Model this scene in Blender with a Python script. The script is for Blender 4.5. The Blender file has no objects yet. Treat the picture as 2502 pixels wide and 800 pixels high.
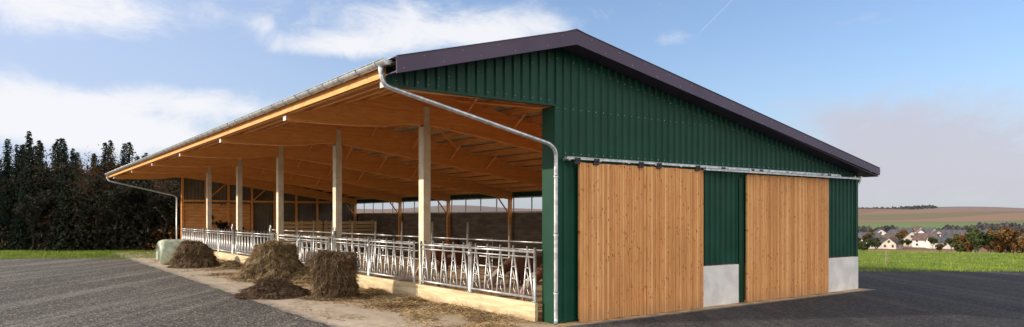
import bpy, math, random
from mathutils import Vector, Matrix, noise as mn
random.seed(7)
scene=bpy.context.scene
col=scene.collection
R=math.radians
# ---------------------------------------------------------------- frame
TH=math.atan2(.589,.808); CX,CY=0.73,13.3
FR=Matrix.Translation((CX,CY,0))@Matrix.Rotation(TH,4,'Z')
CAMZ=2.06
# ---------------------------------------------------------------- node helpers
class NT:
    def __init__(s,tree): s.t=tree
    def n(s,ty,**kw):
        nd=s.t.nodes.new(ty)
        for k,v in kw.items(): setattr(nd,k,v)
        return nd
    def lk(s,a,b): s.t.links.new(a,b)
    def put(s,inp,v):
        if hasattr(v,'links'): s.lk(v,inp)
        else: inp.default_value=v
    def m(s,op,a,b=None,c=None,clamp=False):
        nd=s.n('ShaderNodeMath',operation=op); nd.use_clamp=clamp
        s.put(nd.inputs[0],a)
        if b is not None: s.put(nd.inputs[1],b)
        if c is not None: s.put(nd.inputs[2],c)
        return nd.outputs[0]
    def mix(s,f,a,b,mode='MIX'):
        nd=s.n('ShaderNodeMix',data_type='RGBA',blend_type=mode)
        s.put(nd.inputs['Factor'],f)
        for nm,v in (('A',a),('B',b)):
            i=[x for x in nd.inputs if x.name==nm and x.type=='RGBA'][0]
            if hasattr(v,'links'): s.lk(v,i)
            else: i.default_value=(*v,1) if len(v)==3 else v
        return [o for o in nd.outputs if o.type=='RGBA'][0]
    def noise(s,vec,scale,detail=4,rough=.55,dist=0):
        nd=s.n('ShaderNodeTexNoise'); nd.inputs['Scale'].default_value=scale
        nd.inputs['Detail'].default_value=detail; nd.inputs['Roughness'].default_value=rough
        nd.inputs['Distortion'].default_value=dist
        if vec is not None: s.lk(vec,nd.inputs['Vector'])
        return nd.outputs['Fac']
    def sst(s,v,lo,hi):
        nd=s.n('ShaderNodeMapRange',interpolation_type='SMOOTHSTEP')
        s.put(nd.inputs[0],v); nd.inputs[1].default_value=lo; nd.inputs[2].default_value=hi
        return nd.outputs[0]
    def coord(s,kind='Object',scale=(1,1,1),rot=0):
        tc=s.n('ShaderNodeTexCoord'); mp=s.n('ShaderNodeMapping')
        mp.inputs['Scale'].default_value=scale; mp.inputs['Rotation'].default_value=(0,0,rot)
        s.lk(tc.outputs[kind],mp.inputs['Vector']); return mp.outputs[0]
def newmat(name):
    m=bpy.data.materials.new(name); m.use_nodes=True
    nt=NT(m.node_tree); b=m.node_tree.nodes['Principled BSDF']
    return m,nt,b
def mat(name,c1,c2,scale=3,rough=.7,metal=0,bump=0,bscale=None,stretch=(1,1,1),lo=.35,hi=.65,detail=5,spec=None,bdist=.01):
    m,nt,b=newmat(name)
    v=nt.coord('Object',stretch)
    f=nt.sst(nt.noise(v,scale,detail),lo,hi)
    nt.lk(nt.mix(f,c1,c2),b.inputs['Base Color'])
    b.inputs['Roughness'].default_value=rough; b.inputs['Metallic'].default_value=metal
    if spec is not None: b.inputs['Specular IOR Level'].default_value=spec
    if bump:
        bp=nt.n('ShaderNodeBump'); bp.inputs['Strength'].default_value=bump; bp.inputs['Distance'].default_value=bdist
        nt.lk(nt.noise(v,bscale or scale*3,4),bp.inputs['Height']); nt.lk(bp.outputs[0],b.inputs['Normal'])
    return m
M={}
M['green']=mat('green_metal',(.004,.050,.032),(.007,.064,.042),1.2,.45,0,.05,8,spec=.22)
M['green_dark']=mat('green_trim',(.003,.042,.024),(.006,.052,.030),1.2,.45,spec=.25)
M['fascia']=mat('purple_grey_metal',(.062,.043,.082),(.082,.058,.104),.8,.45,spec=.35)
M['rooftop']=mat('roof_sheet',(.07,.055,.08),(.09,.07,.095),.8,.5)
M['under']=mat('roof_underside',(.40,.33,.25),(.60,.50,.38),1.0,.6)
M['galv']=mat('galvanised_steel',(.44,.46,.48),(.68,.70,.72),9,.38,.6,.05,20)
M['galvp']=mat('galvanised_tube',(.36,.38,.40),(.60,.62,.64),5,.4,.6,.03,20)
M['screw']=mat('screw_head',(.55,.55,.55),(.65,.65,.65),5,.3,.3)
M['conc']=mat('precast_concrete',(.60,.60,.59),(.78,.78,.77),2.2,.85,0,.25,14,lo=.3,hi=.7)
M['foot']=mat('footing_concrete',(.09,.088,.085),(.2,.19,.18),4,.9,0,.25,14,lo=.3,hi=.7)
M['conc_post']=mat('concrete_post',(.64,.57,.44),(.78,.72,.58),3,.8,0,.2,18)
def kerbwood():
    m,nt,b=newmat('kerb_timber')
    v=nt.coord('Object',(4,.5,6))
    tc=nt.n('ShaderNodeTexCoord'); sp=nt.n('ShaderNodeSeparateXYZ'); nt.lk(tc.outputs['Object'],sp.inputs[0])
    c=nt.mix(nt.sst(nt.noise(v,2,6,.65),.3,.7),(.48,.37,.21),(.74,.63,.42))
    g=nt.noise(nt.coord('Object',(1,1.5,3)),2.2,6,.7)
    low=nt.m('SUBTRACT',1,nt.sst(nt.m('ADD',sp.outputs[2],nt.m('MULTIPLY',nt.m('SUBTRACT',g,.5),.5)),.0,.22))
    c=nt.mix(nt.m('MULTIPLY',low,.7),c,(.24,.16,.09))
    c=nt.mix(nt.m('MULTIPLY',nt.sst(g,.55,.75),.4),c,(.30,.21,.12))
    nt.lk(c,b.inputs['Base Color']); b.inputs['Roughness'].default_value=.75
    return m
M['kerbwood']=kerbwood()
M['window']=mat('window_frame',(.6,.6,.6),(.7,.7,.7),2,.5)
M['black']=mat('black_rubber',(.02,.02,.022),(.03,.03,.033),2,.6)
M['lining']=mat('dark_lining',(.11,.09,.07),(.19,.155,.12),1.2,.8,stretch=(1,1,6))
def glulam():
    m,nt,b=newmat('glulam_timber')
    tc=nt.n('ShaderNodeTexCoord'); sp=nt.n('ShaderNodeSeparateXYZ'); nt.lk(tc.outputs['Object'],sp.inputs[0])
    lam=nt.m('FLOOR',nt.m('MULTIPLY',sp.outputs[2],22))
    wn=nt.n('ShaderNodeTexWhiteNoise',noise_dimensions='1D'); nt.lk(lam,wn.inputs['W'])
    f=nt.noise(nt.coord('Object',(1.5,1.5,14)),2,5)
    c=nt.mix(nt.sst(f,.3,.7),(.84,.33,.09),(.95,.50,.17))
    c=nt.mix(nt.m('MULTIPLY',wn.outputs[0],.4),c,(.60,.22,.05))
    kn=nt.n('ShaderNodeTexVoronoi'); kn.inputs['Scale'].default_value=3; nt.lk(nt.coord('Object',(1,1,2.2)),kn.inputs['Vector'])
    c=nt.mix(nt.m('MULTIPLY',nt.m('SUBTRACT',1,nt.sst(kn.outputs['Distance'],.04,.1)),.7),c,(.25,.09,.025))
    nt.lk(c,b.inputs['Base Color']); b.inputs['Roughness'].default_value=.6
    return m
M['glulam']=glulam()
def doorwood():
    m,nt,b=newmat('larch_boards')
    tc=nt.n('ShaderNodeTexCoord'); sp=nt.n('ShaderNodeSeparateXYZ'); nt.lk(tc.outputs['Object'],sp.inputs[0])
    bd=nt.m('FLOOR',nt.m('DIVIDE',sp.outputs[0],.07))
    wn=nt.n('ShaderNodeTexWhiteNoise',noise_dimensions='1D'); nt.lk(bd,wn.inputs['W'])
    cb=nt.n('ShaderNodeCombineXYZ')
    nt.lk(nt.m('MULTIPLY',sp.outputs[0],30),cb.inputs[0]); nt.lk(nt.m('MULTIPLY',bd,7.3),cb.inputs[1]); nt.lk(nt.m('MULTIPLY',sp.outputs[2],1.6),cb.inputs[2])
    g=nt.noise(cb.outputs[0],1.3,6,.6,.4)
    c=nt.mix(nt.sst(g,.3,.72),(.58,.245,.08),(.80,.42,.155))
    c=nt.mix(nt.m('MULTIPLY',nt.sst(wn.outputs[0],.55,1),.75),c,(.86,.51,.23))
    c=nt.mix(nt.m('MULTIPLY',nt.m('SUBTRACT',1,nt.sst(wn.outputs[0],0,.35)),.55),c,(.48,.19,.06))
    kv=nt.n('ShaderNodeCombineXYZ')
    nt.lk(nt.m('MULTIPLY',sp.outputs[0],1/.055),kv.inputs[0]); nt.lk(nt.m('MULTIPLY',sp.outputs[2],10),kv.inputs[2])
    vo=nt.n('ShaderNodeTexVoronoi'); vo.inputs['Scale'].default_value=1; nt.lk(kv.outputs[0],vo.inputs['Vector'])
    rr=nt.n('ShaderNodeSeparateColor'); nt.lk(vo.outputs['Color'],rr.inputs[0])
    on=nt.sst(rr.outputs[0],.60,.95)
    k=nt.m('MULTIPLY',on,nt.m('SUBTRACT',1,nt.sst(vo.outputs['Distance'],.16,.40)))
    c=nt.mix(nt.m('MULTIPLY',k,.85),c,(.22,.06,.015))
    w=nt.noise(nt.coord('Object',(.7,.7,.35)),1.3,4)
    c=nt.mix(nt.m('MULTIPLY',nt.sst(w,.45,.75),.35),c,(.42,.18,.065))
    bot=nt.m('MULTIPLY',nt.m('SUBTRACT',1,nt.sst(nt.m('ADD',sp.outputs[2],nt.m('MULTIPLY',w,.2)),.08,.5)),.45)
    c=nt.mix(bot,c,(.26,.17,.10))
    nt.lk(c,b.inputs['Base Color']); b.inputs['Roughness'].default_value=.65; b.inputs['Specular IOR Level'].default_value=.3
    bp=nt.n('ShaderNodeBump'); bp.inputs['Strength'].default_value=.25; bp.inputs['Distance'].default_value=.004
    nt.lk(g,bp.inputs['Height']); nt.lk(bp.outputs[0],b.inputs['Normal'])
    return m
M['door']=doorwood()
M['board']=mat('orange_boarding',(.68,.31,.09),(.84,.44,.16),2,.65,0,.1,10,stretch=(1,1,5))
def gravel():
    m,nt,b=newmat('gravel')
    v=nt.coord('Object')
    big=nt.noise(v,.5,5,.6)
    trk=nt.noise(nt.coord('Object',(1.3,.06,1),-TH),1.0,4,.6,.2)
    mid=nt.noise(v,6,6,.8)
    fine=nt.noise(v,34,6,.85)
    vo=nt.n('ShaderNodeTexVoronoi'); vo.inputs['Scale'].default_value=32; nt.lk(v,vo.inputs['Vector'])
    sc=nt.n('ShaderNodeSeparateColor'); nt.lk(vo.outputs['Color'],sc.inputs[0])
    c=nt.mix(nt.sst(fine,.35,.65),(.045,.043,.043),(.19,.18,.165))
    c=nt.mix(nt.m('MULTIPLY',nt.sst(mid,.48,.68),.45),c,(.035,.034,.034))
    c=nt.mix(nt.m('MULTIPLY',nt.sst(trk,.49,.60),.55),c,(.25,.235,.21))
    c=nt.mix(nt.m('MULTIPLY',nt.sst(trk,.49,.38),.4),c,(.06,.058,.056))
    c=nt.mix(nt.m('MULTIPLY',nt.sst(big,.5,.7),.3),c,(.20,.18,.15))
    c=nt.mix(nt.m('MULTIPLY',nt.sst(sc.outputs[0],.80,.95),.75),c,(.42,.40,.37))
    c=nt.mix(nt.m('MULTIPLY',nt.sst(sc.outputs[1],.68,.88),.75),c,(.018,.018,.020))
    tc=nt.n('ShaderNodeTexCoord'); sp=nt.n('ShaderNodeSeparateXYZ'); nt.lk(tc.outputs['Object'],sp.inputs[0])
    dark_right=nt.sst(nt.m('ADD',sp.outputs[0],nt.m('MULTIPLY',big,2)),1.0,3.5)  # yard tone turns darker and bluer towards the right
    c=nt.mix(nt.m('MULTIPLY',dark_right,.70),c,(.020,.021,.029))
    nt.lk(c,b.inputs['Base Color']); b.inputs['Roughness'].default_value=.95; b.inputs['Specular IOR Level'].default_value=.2
    bp=nt.n('ShaderNodeBump'); bp.inputs['Strength'].default_value=.9; bp.inputs['Distance'].default_value=.05
    h=nt.m('ADD',nt.m('MULTIPLY',fine,.5),nt.m('MULTIPLY',vo.outputs['Distance'],-.5))
    h=nt.m('ADD',h,nt.m('ADD',nt.m('MULTIPLY',mid,.7),nt.m('MULTIPLY',trk,2.4)))
    nt.lk(h,bp.inputs['Height']); nt.lk(bp.outputs[0],b.inputs['Normal'])
    return m
M['gravel']=gravel()
def apronmat():
    m,nt,b=newmat('feed_table_concrete')
    v=nt.coord('Object')
    a=nt.noise(v,.7,6,.65); f=nt.noise(v,25,4,.7); g=nt.noise(v,3,6,.7)
    tc=nt.n('ShaderNodeTexCoord'); sp=nt.n('ShaderNodeSeparateXYZ'); nt.lk(tc.outputs['Object'],sp.inputs[0])
    c=nt.mix(nt.sst(a,.3,.7),(.38,.32,.25),(.55,.48,.395))
    c=nt.mix(nt.m('MULTIPLY',nt.sst(g,.45,.7),.5),c,(.27,.21,.15))
    dirt=nt.m('MULTIPLY',nt.sst(nt.m('ADD',sp.outputs[0],nt.m('MULTIPLY',nt.m('SUBTRACT',a,.5),5)),-2.4,-.4),.6)
    c=nt.mix(dirt,c,(.28,.20,.11))
    c=nt.mix(nt.m('MULTIPLY',nt.sst(f,.5,.75),.35),c,(.13,.105,.08))
    edge=nt.m('SUBTRACT',1,nt.sst(nt.m('ADD',sp.outputs[0],nt.m('MULTIPLY',nt.m('SUBTRACT',g,.5),1.6)),-3.6,-3.15))
    c=nt.mix(nt.m('MULTIPLY',edge,.85),c,(.13,.12,.11))
    nt.lk(c,b.inputs['Base Color']); b.inputs['Roughness'].default_value=.9
    bp=nt.n('ShaderNodeBump'); bp.inputs['Strength'].default_value=.5; bp.inputs['Distance'].default_value=.03
    nt.lk(nt.m('ADD',f,g),bp.inputs['Height']); nt.lk(bp.outputs[0],b.inputs['Normal'])
    return m
M['apron']=apronmat()
M['floor']=mat('bedding_floor',(.26,.17,.09),(.48,.34,.18),3,.95,0,.5,20)
def terrainmat():
    m,nt,b=newmat('meadow_and_fields')
    v=nt.coord('Object')
    tc=nt.n('ShaderNodeTexCoord')
    ln=nt.n('ShaderNodeVectorMath',operation='LENGTH'); nt.lk(tc.outputs['Object'],ln.inputs[0]); d=ln.outputs['Value']
    f=nt.noise(v,.5,8,.7); ff=nt.noise(v,9,5,.7)
    near=nt.mix(nt.sst(f,.35,.65),(.10,.16,.025),(.18,.23,.045))
    near=nt.mix(nt.m('MULTIPLY',nt.sst(ff,.4,.7),.5),near,(.07,.11,.02))
    vo=nt.n('ShaderNodeTexVoronoi'); vo.inputs['Scale'].default_value=1
    mp=nt.coord('Object',(.0016,.0040,0)); nt.lk(mp,vo.inputs['Vector'])
    sc=nt.n('ShaderNodeSeparateColor'); nt.lk(vo.outputs['Color'],sc.inputs[0])
    far=nt.mix(nt.sst(sc.outputs[0],.3,.35),(.15,.16,.08),(.23,.135,.09))
    far=nt.mix(nt.sst(sc.outputs[1],.6,.65),far,(.26,.17,.12))
    far=nt.mix(nt.m('MULTIPLY',nt.noise(v,.02,5),.4),far,(.17,.13,.10))
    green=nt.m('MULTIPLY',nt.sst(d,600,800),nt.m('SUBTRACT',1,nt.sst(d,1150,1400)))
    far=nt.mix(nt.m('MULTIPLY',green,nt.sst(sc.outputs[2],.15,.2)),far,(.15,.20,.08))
    far=nt.mix(nt.m('MULTIPLY',nt.sst(d,1800,3400),.6),far,(.20,.17,.20))  # aerial haze painted into the far field colour, growing with distance
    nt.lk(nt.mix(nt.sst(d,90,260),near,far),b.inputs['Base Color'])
    b.inputs['Roughness'].default_value=.95; b.inputs['Specular IOR Level'].default_value=.1
    return m
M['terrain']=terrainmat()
M['grass']=mat('grass_blades',(.11,.19,.02),(.24,.29,.05),.8,.8,spec=.2)
M['bark']=mat('bark',(.025,.021,.018),(.055,.047,.04),6,.95)
M['needles']=mat('conifer_needles',(.011,.022,.017),(.028,.043,.027),1.0,.9,spec=.1)
M['needles2']=mat('conifer_needles_brown',(.022,.027,.017),(.048,.048,.03),1.0,.9,spec=.1)
M['rust']=mat('rust_leaves',(.06,.034,.018),(.13,.07,.032),1.2,.9,spec=.1)
M['under_g']=mat('undergrowth_leaves',(.018,.022,.015),(.045,.042,.028),1.2,.9,spec=.1)
M['olive']=mat('olive_leaves',(.06,.065,.022),(.12,.10,.035),1.2,.9,spec=.1)
M['leafgreen']=mat('dull_green_leaves',(.03,.05,.02),(.07,.085,.03),1.0,.9,spec=.1)
M['autumn']=mat('autumn_leaves',(.10,.055,.022),(.20,.11,.04),.4,.9,spec=.1)
M['haydark']=mat('weathered_hay',(.045,.027,.014),(.15,.10,.053),7,.95,0,1,40,stretch=(1,1,.5),bdist=.04)
M['haydark_s']=mat('weathered_hay_stalks',(.10,.065,.033),(.34,.24,.13),9,.9)
M['haylight']=mat('tan_hay',(.085,.058,.028),(.26,.19,.10),7,.95,0,1,40,bdist=.04)
M['haylight_s']=mat('tan_hay_stalks',(.17,.12,.06),(.48,.36,.20),9,.9)
M['haybrown']=mat('brown_silage',(.03,.018,.011),(.10,.06,.032),7,.95,0,1,40,bdist=.04)
M['haybrown_s']=mat('brown_silage_stalks',(.06,.035,.02),(.20,.125,.07),9,.9)
M['wrap']=mat('bale_wrap',(.40,.48,.36),(.62,.68,.55),6,.35,0,.3,9)
M['net']=mat('bale_net',(.02,.03,.03),(.05,.05,.05),5,.6)
M['straw']=mat('loose_straw',(.16,.105,.045),(.42,.31,.165),1.2,.9)
M['plankw']=mat('pale_planks',(.52,.36,.16),(.66,.48,.25),2,.7,stretch=(1,1,5))
M['stake']=mat('weathered_stake',(.20,.17,.13),(.30,.26,.2),2,.8)
M['roofslate']=mat('slate_roof',(.05,.05,.06),(.09,.088,.095),.6,.7)
M['roofred']=mat('tile_roof',(.08,.055,.05),(.13,.085,.07),.6,.8)
M['render']=mat('white_render',(.54,.53,.52),(.68,.67,.65),.5,.8)
M['render2']=mat('cream_render',(.42,.39,.34),(.50,.47,.41),.5,.8)
M['glassd']=mat('dark_glass',(.03,.035,.045),(.05,.055,.07),1,.2)
M['farwood']=mat('far_wood',(.055,.06,.065),(.10,.095,.095),.01,.95)
M['inner']=mat('dark_inner_cladding',(.13,.115,.09),(.20,.18,.135),1,.6)
# ---------------------------------------------------------------- mesh builder
class MB:
    def __init__(s): s.v=[];s.f=[];s.mi=[]; s.cur=0
    def quad(s,a,b,c,d):
        n=len(s.v); s.v+=[tuple(a),tuple(b),tuple(c),tuple(d)]; s.f.append((n,n+1,n+2,n+3)); s.mi.append(s.cur)
    def tri(s,a,b,c):
        n=len(s.v); s.v+=[tuple(a),tuple(b),tuple(c)]; s.f.append((n,n+1,n+2)); s.mi.append(s.cur)
    def hexa(s,p):
        n=len(s.v); s.v+=[tuple(q) for q in p]
        for f in ((0,3,2,1),(4,5,6,7),(0,1,5,4),(1,2,6,5),(2,3,7,6),(3,0,4,7)):
            s.f.append(tuple(n+i for i in f)); s.mi.append(s.cur)
    def box(s,x0,y0,z0,x1,y1,z1):
        s.hexa([(x0,y0,z0),(x1,y0,z0),(x1,y1,z0),(x0,y1,z0),(x0,y0,z1),(x1,y0,z1),(x1,y1,z1),(x0,y1,z1)])
    def prism_y(s,poly,y0,y1):
        n=len(s.v);k=len(poly)
        s.v+=[(x,y0,z) for x,z in poly]+[(x,y1,z) for x,z in poly]
        s.f.append(tuple(range(n,n+k))); s.mi.append(s.cur)
        s.f.append(tuple(range(n+2*k-1,n+k-1,-1))); s.mi.append(s.cur)
        for i in range(k):
            j=(i+1)%k; s.f.append((n+i,n+k+i,n+k+j,n+j)); s.mi.append(s.cur)
    def tube(s,path,r,n=8,caps=True,r2=None):
        path=[Vector(p) for p in path]; base=len(s.v); L=len(path)
        up=None
        for i,p in enumerate(path):
            if i==0: t=path[1]-p
            elif i==L-1: t=p-path[i-1]
            else: t=(path[i+1]-p).normalized()+(p-path[i-1]).normalized()
            t.normalize()
            if up is None:
                up=Vector((0,0,1)) if abs(t.z)<.9 else Vector((1,0,0))
            a=t.cross(up)
            if a.length<1e-4: a=t.cross(Vector((0,1,0)))
            a.normalize(); b=t.cross(a)
            rr=r if r2 is None else r+(r2-r)*i/(L-1)
            for k in range(n):
                q=2*math.pi*k/n; w=p+a*math.cos(q)*rr+b*math.sin(q)*rr; s.v.append(tuple(w))
        for i in range(L-1):
            for k in range(n):
                k2=(k+1)%n
                s.f.append((base+i*n+k,base+i*n+k2,base+(i+1)*n+k2,base+(i+1)*n+k)); s.mi.append(s.cur)
        if caps:
            s.f.append(tuple(base+k for k in range(n))); s.mi.append(s.cur)
            s.f.append(tuple(base+(L-1)*n+k for k in reversed(range(n)))); s.mi.append(s.cur)
    def mesh(s,name,mats,smooth=False):
        me=bpy.data.meshes.new(name); me.from_pydata(s.v,[],s.f)
        for m_ in (mats if isinstance(mats,(list,tuple)) else [mats]): me.materials.append(m_)
        me.polygons.foreach_set('material_index',s.mi)
        if smooth: me.polygons.foreach_set('use_smooth',[True]*len(me.polygons))
        me.update(); return me
def ob(name,me,parent=None,loc=None,rotz=None,frame=False,**props):
    o=bpy.data.objects.new(name,me); col.objects.link(o)
    if parent is not None: o.parent=parent
    if frame: o.matrix_world=FR.copy()
    if loc is not None: o.location=loc
    if rotz is not None: o.rotation_euler=(0,0,rotz)
    for k,v in props.items(): o[k]=v
    return o
def top(name,me,label,category,**kw):
    return ob(name,me,label=label,category=category,**kw)
def soft(o,w=.008):
    b=o.modifiers.new('bev','BEVEL'); b.width=w; b.segments=2; b.limit_method='ANGLE'
# ---------------------------------------------------------------- terrain
prof=[(0,0),(41,0),(52,-.7),(100,-4.8),(150,-8.5),(220,-12.8),(320,-16.5),(450,-18),(520,-18.2),(700,-15),(1000,-9),(1500,0),(2200,17),(2900,36),(4000,36),(12000,-40)]
def sstep(a,b,x):
    t=max(0,min(1,(x-a)/(b-a))); return t*t*(3-2*t)
def terr(x,y):
    r=math.hypot(x,y); d=r*.86; az=math.degrees(math.atan2(x,y))
    w=sstep(-28,-12,az)*(1-sstep(110,150,az))
    for (a,za),(b,zb) in zip(prof,prof[1:]):
        if a<=d<=b: z=za+(zb-za)*(d-a)/(b-a); break
    else: z=prof[-1][1]
    if d>60:
        z+=mn.noise(Vector((x*.002,y*.002,.3)))*min(6,(d-60)*.012)
        if d>900: z+=mn.noise(Vector((x*.0021,y*.0016,5)))*min(28,(d-900)*.022)
    return z*w
mb=MB()
rs=[0,15,30,40,46,50,56,64,75,90,110,135,165,200,240,290,350,420,500,600,720,860,1030,1250,1450,1650,1850,2050,2250,2500,2700,2900,3100,3300,3800,4600,6000,9000,12000]
na=300
for ri,r in enumerate(rs):
    for k in range(na):
        a=2*math.pi*k/na; x=r*math.sin(a); y=r*math.cos(a); mb.v.append((x,y,terr(x,y)))
for ri in range(len(rs)-1):
    for k in range(na):
        k2=(k+1)%na; f=(ri*na+k,(ri+1)*na+k,(ri+1)*na+k2,ri*na+k2)
        if ri==0: f=(f[0],f[1],f[2])
        mb.f.append(f); mb.mi.append(0)
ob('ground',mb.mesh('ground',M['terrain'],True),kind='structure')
def rough_poly(pts,step=1.0,amp=.25):
    out=[]
    for i,p in enumerate(pts):
        q=pts[(i+1)%len(pts)]; a=Vector(p);b=Vector(q); n=max(1,int((b-a).length/step))
        for k in range(n):
            c=a.lerp(b,k/n); nn=mn.noise(Vector((c.x*.5,c.y*.5,1)))+.6*mn.noise(Vector((c.x*2,c.y*2,4)))
            out.append((c.x,c.y+nn*amp,0.004))
    return out
gp=rough_poly([(-60,-20),(60,-20),(60,25.0),(30,26.2),(16,27),(12,30),(4,40),(-10,44),(-18.5,37.2),(-22,35.2),(-30,33.5),(-60,31)],.6,.35)
mb=MB(); mb.v=gp; mb.f=[tuple(range(len(gp)))]; mb.mi=[0]
ob('gravel_yard',mb.mesh('gravel_yard',M['gravel']),kind='structure')
mb=MB(); pl=[(-.02,-.35),(-.02,34.8)]
v=34.8
while v>-.35:
    pl.append((-3.5+.10*mn.noise(Vector((v*1.4,0,0)))+.06*mn.noise(Vector((v*5,2,0))),v)); v-=.2
pl.append((-3.5,-.35))
mb.v=[(u,v,.022) for u,v in pl]; mb.f=[tuple(range(len(pl)))]; mb.mi=[0]
ob('concrete_feed_table',mb.mesh('apron',M['apron']),frame=True,kind='structure')
mb=MB(); mb.box(-.02,-.35,-.1,11.4,34.8,.014)
ob('barn_floor',mb.mesh('floor',M['floor']),frame=True,kind='structure')
mb=MB(); mb.box(.0,-.42,-.1,11.5,-.351,.016)
ob('concrete_footing_strip',mb.mesh('foot',M['foot']),frame=True,kind='structure')
# ---------------------------------------------------------------- barn
AP=.23; ZA=5.53
def zt(u): return ZA-(AP-u)*.2645 if u<AP else ZA-(u-AP)*.1864
UL,UR=-3.475,11.55; V0,V1=-.5,36.0; VE=34.7; UW=11.2
barn=bpy.data.objects.new('barn',None); col.objects.link(barn); barn.matrix_world=FR.copy()
barn['label']='open-sided timber cattle barn with green metal gable and larch doors'
barn['category']='barn'
def part(name,me,parent=None,**kw): return ob(name,me,parent or barn,**kw)
def prof_u(u0,u1,p=.2,dep=.035):
    pts=[];k=math.floor(u0/p)
    cyc=[(0,0),(.09,0),(.115,1),(.175,1)]
    while k*p<u1:
        for c,o_ in cyc:
            u=k*p+c*p/.2
            pts.append((u,o_*dep))
        k+=1
    pts=[q for q in pts if u0<q[0]<u1]
    return [(u0,0)]+pts+[(u1,0)]
def clad(mb,u0,u1,v,zb,ztf,sgn=-1):
    pts=prof_u(u0,u1)
    for a,b in zip(pts,pts[1:]):
        mb.quad((a[0],v+sgn*a[1],zb),(b[0],v+sgn*b[1],zb),(b[0],v+sgn*b[1],ztf(b[0])),(a[0],v+sgn*a[1],ztf(a[0])))
def screwdisc(mb,c,r,nrm):
    c=Vector(c);n=Vector(nrm); a=n.cross(Vector((0,0,1)))
    if a.length<.1: a=Vector((1,0,0))
    a.normalize(); b=n.cross(a)
    i0=len(mb.v); mb.v+=[tuple(c+(a*math.cos(q*math.pi/3)+b*math.sin(q*math.pi/3))*r) for q in range(6)]
    mb.v.append(tuple(c+n*.012))
    for q in range(6): mb.f.append((i0+q,i0+(q+1)%6,i0+6)); mb.mi.append(mb.cur)
ztop=lambda u: zt(u)-.09
mb=MB()
clad(mb,-3.42,.1,0,4.2,ztop)
clad(mb,.1,4.27,0,.03,ztop)
clad(mb,4.27,UW,0,.95,ztop)
mb.cur=1
for u in [(.145+.2*i) for i in range(-17,56)]:
    if u>UW-.1 or u<-3.3: continue
    rows=[4.27] if u<.1 else [3.28]
    if .1<u<4.8: rows+=[4.14]
    rows+=[zt(u)-.42]
    for zz in rows:
        if zz<ztop(u)-.08 : screwdisc(mb,(u,-.037,zz),.009,(0,-1,0))
wall=part('gable_wall',mb.mesh('gable_wall',[M['green'],M['screw']]),label='dark green trapezoidal metal gable cladding')
mb=MB(); mb.prism_y([(.12,.03),(UW-.02,.03),(UW-.02,ztop(UW-.02)-.02),(AP,ztop(AP)-.02),(.12,ztop(.12)-.02)],.045,.075)
part('gable_lining',mb.mesh('gl',M['board']))
mb=MB(); mb.box(-3.43,-.045,4.165,.09,.06,4.2)
part('gable_edge_trim',mb.mesh('get',M['green_dark']),parent=wall)
mb=MB(); mb.box(.07,-.05,.02,.13,.34,4.163); part('corner_trim',mb.mesh('ct',M['green_dark']),parent=wall)
mb=MB(); mb.box(UW-.1,-.05,.02,UW+.02,-.038,3.2); part('corner_trim',mb.mesh('ct2',M['green_dark']),parent=wall)
mb=MB(); mb.box(UW+.0,-.037,.02,UW+.022,.15,3.2); part('corner_trim',mb.mesh('ct3',M['green_dark']),parent=wall)
for a,b in ((5.73,5.92),(4.22,4.30),(9.45,9.56)):
    mb=MB(); mb.box(a,-.065,.02,b,-.055,2.98); part('door_jamb_trim',mb.mesh('dj',M['green_dark']),parent=wall)
for a,b in ((4.29,5.735),(9.53,UW+.03)):
    mb=MB(); mb.box(a,-.053,.0,b,.04,.93); o=part('concrete_plinth',mb.mesh('plinth',M['conc'])); soft(o,.01)
mb=MB(); mb.box(UW-.12,.042,0,UW+.03,VE,.93); part('concrete_plinth',mb.mesh('plinth',M['conc']))
def door(z0,z1,leaves):
    root=bpy.data.objects.new('sliding_door',None); col.objects.link(root); root.parent=barn
    for (a,b) in leaves:
        mb=MB(); i0=math.ceil(a/.07-.3); i1=math.floor(b/.07+.3)
        for i in range(i0,i1):
            x0=max(a,i*.07) if i>i0 else a; x1=(i+1)*.07 if i<i1-1 else b
            dz=random.uniform(-.008,.008); dv=random.uniform(-.004,.004)
            mb.box(x0+.004,-.155+dv,z0+dz,x1-.004,-.13,z1+random.uniform(-.006,.006))
        mb.box(a+.01,-.128,z0+.05,b-.01,-.10,z1-.03)
        part('door_leaf',mb.mesh('leaf',M['door']),parent=root)
    return root
door(.02,3.11,[(.60,2.462),(2.474,4.30)])
door(.02,3.07,[(5.92,9.5)])
mb=MB()
mb.box(.25,-.19,3.16,9.95,-.12,3.20); mb.box(.25,-.20,3.20,9.95,-.115,3.208)
mb.box(4.2,-.30,3.095,10.9,-.24,3.13); mb.box(4.2,-.315,3.13,10.9,-.235,3.138)
for u in [.3+i*.8 for i in range(14)]: mb.box(u,-.24 if u>4 else -.18,3.14,u+.05,-.02,3.19)
railo=part('door_track',mb.mesh('track',M['galv']))
mb=MB(); mb.box(0,-.185,3.08,.14,-.125,3.16); mb.tube([(.03,-.2,3.17),(.03,-.11,3.17)],.035,10); mb.tube([(.11,-.2,3.17),(.11,-.11,3.17)],.035,10)
hm=mb.mesh('hang',M['black'])
for u in (.45,.95,2.2,2.75,4.0,4.9,6.0,6.35,9.1,9.4,10.5): ob('roller_hanger',hm,railo,loc=(u,0,0))
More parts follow.
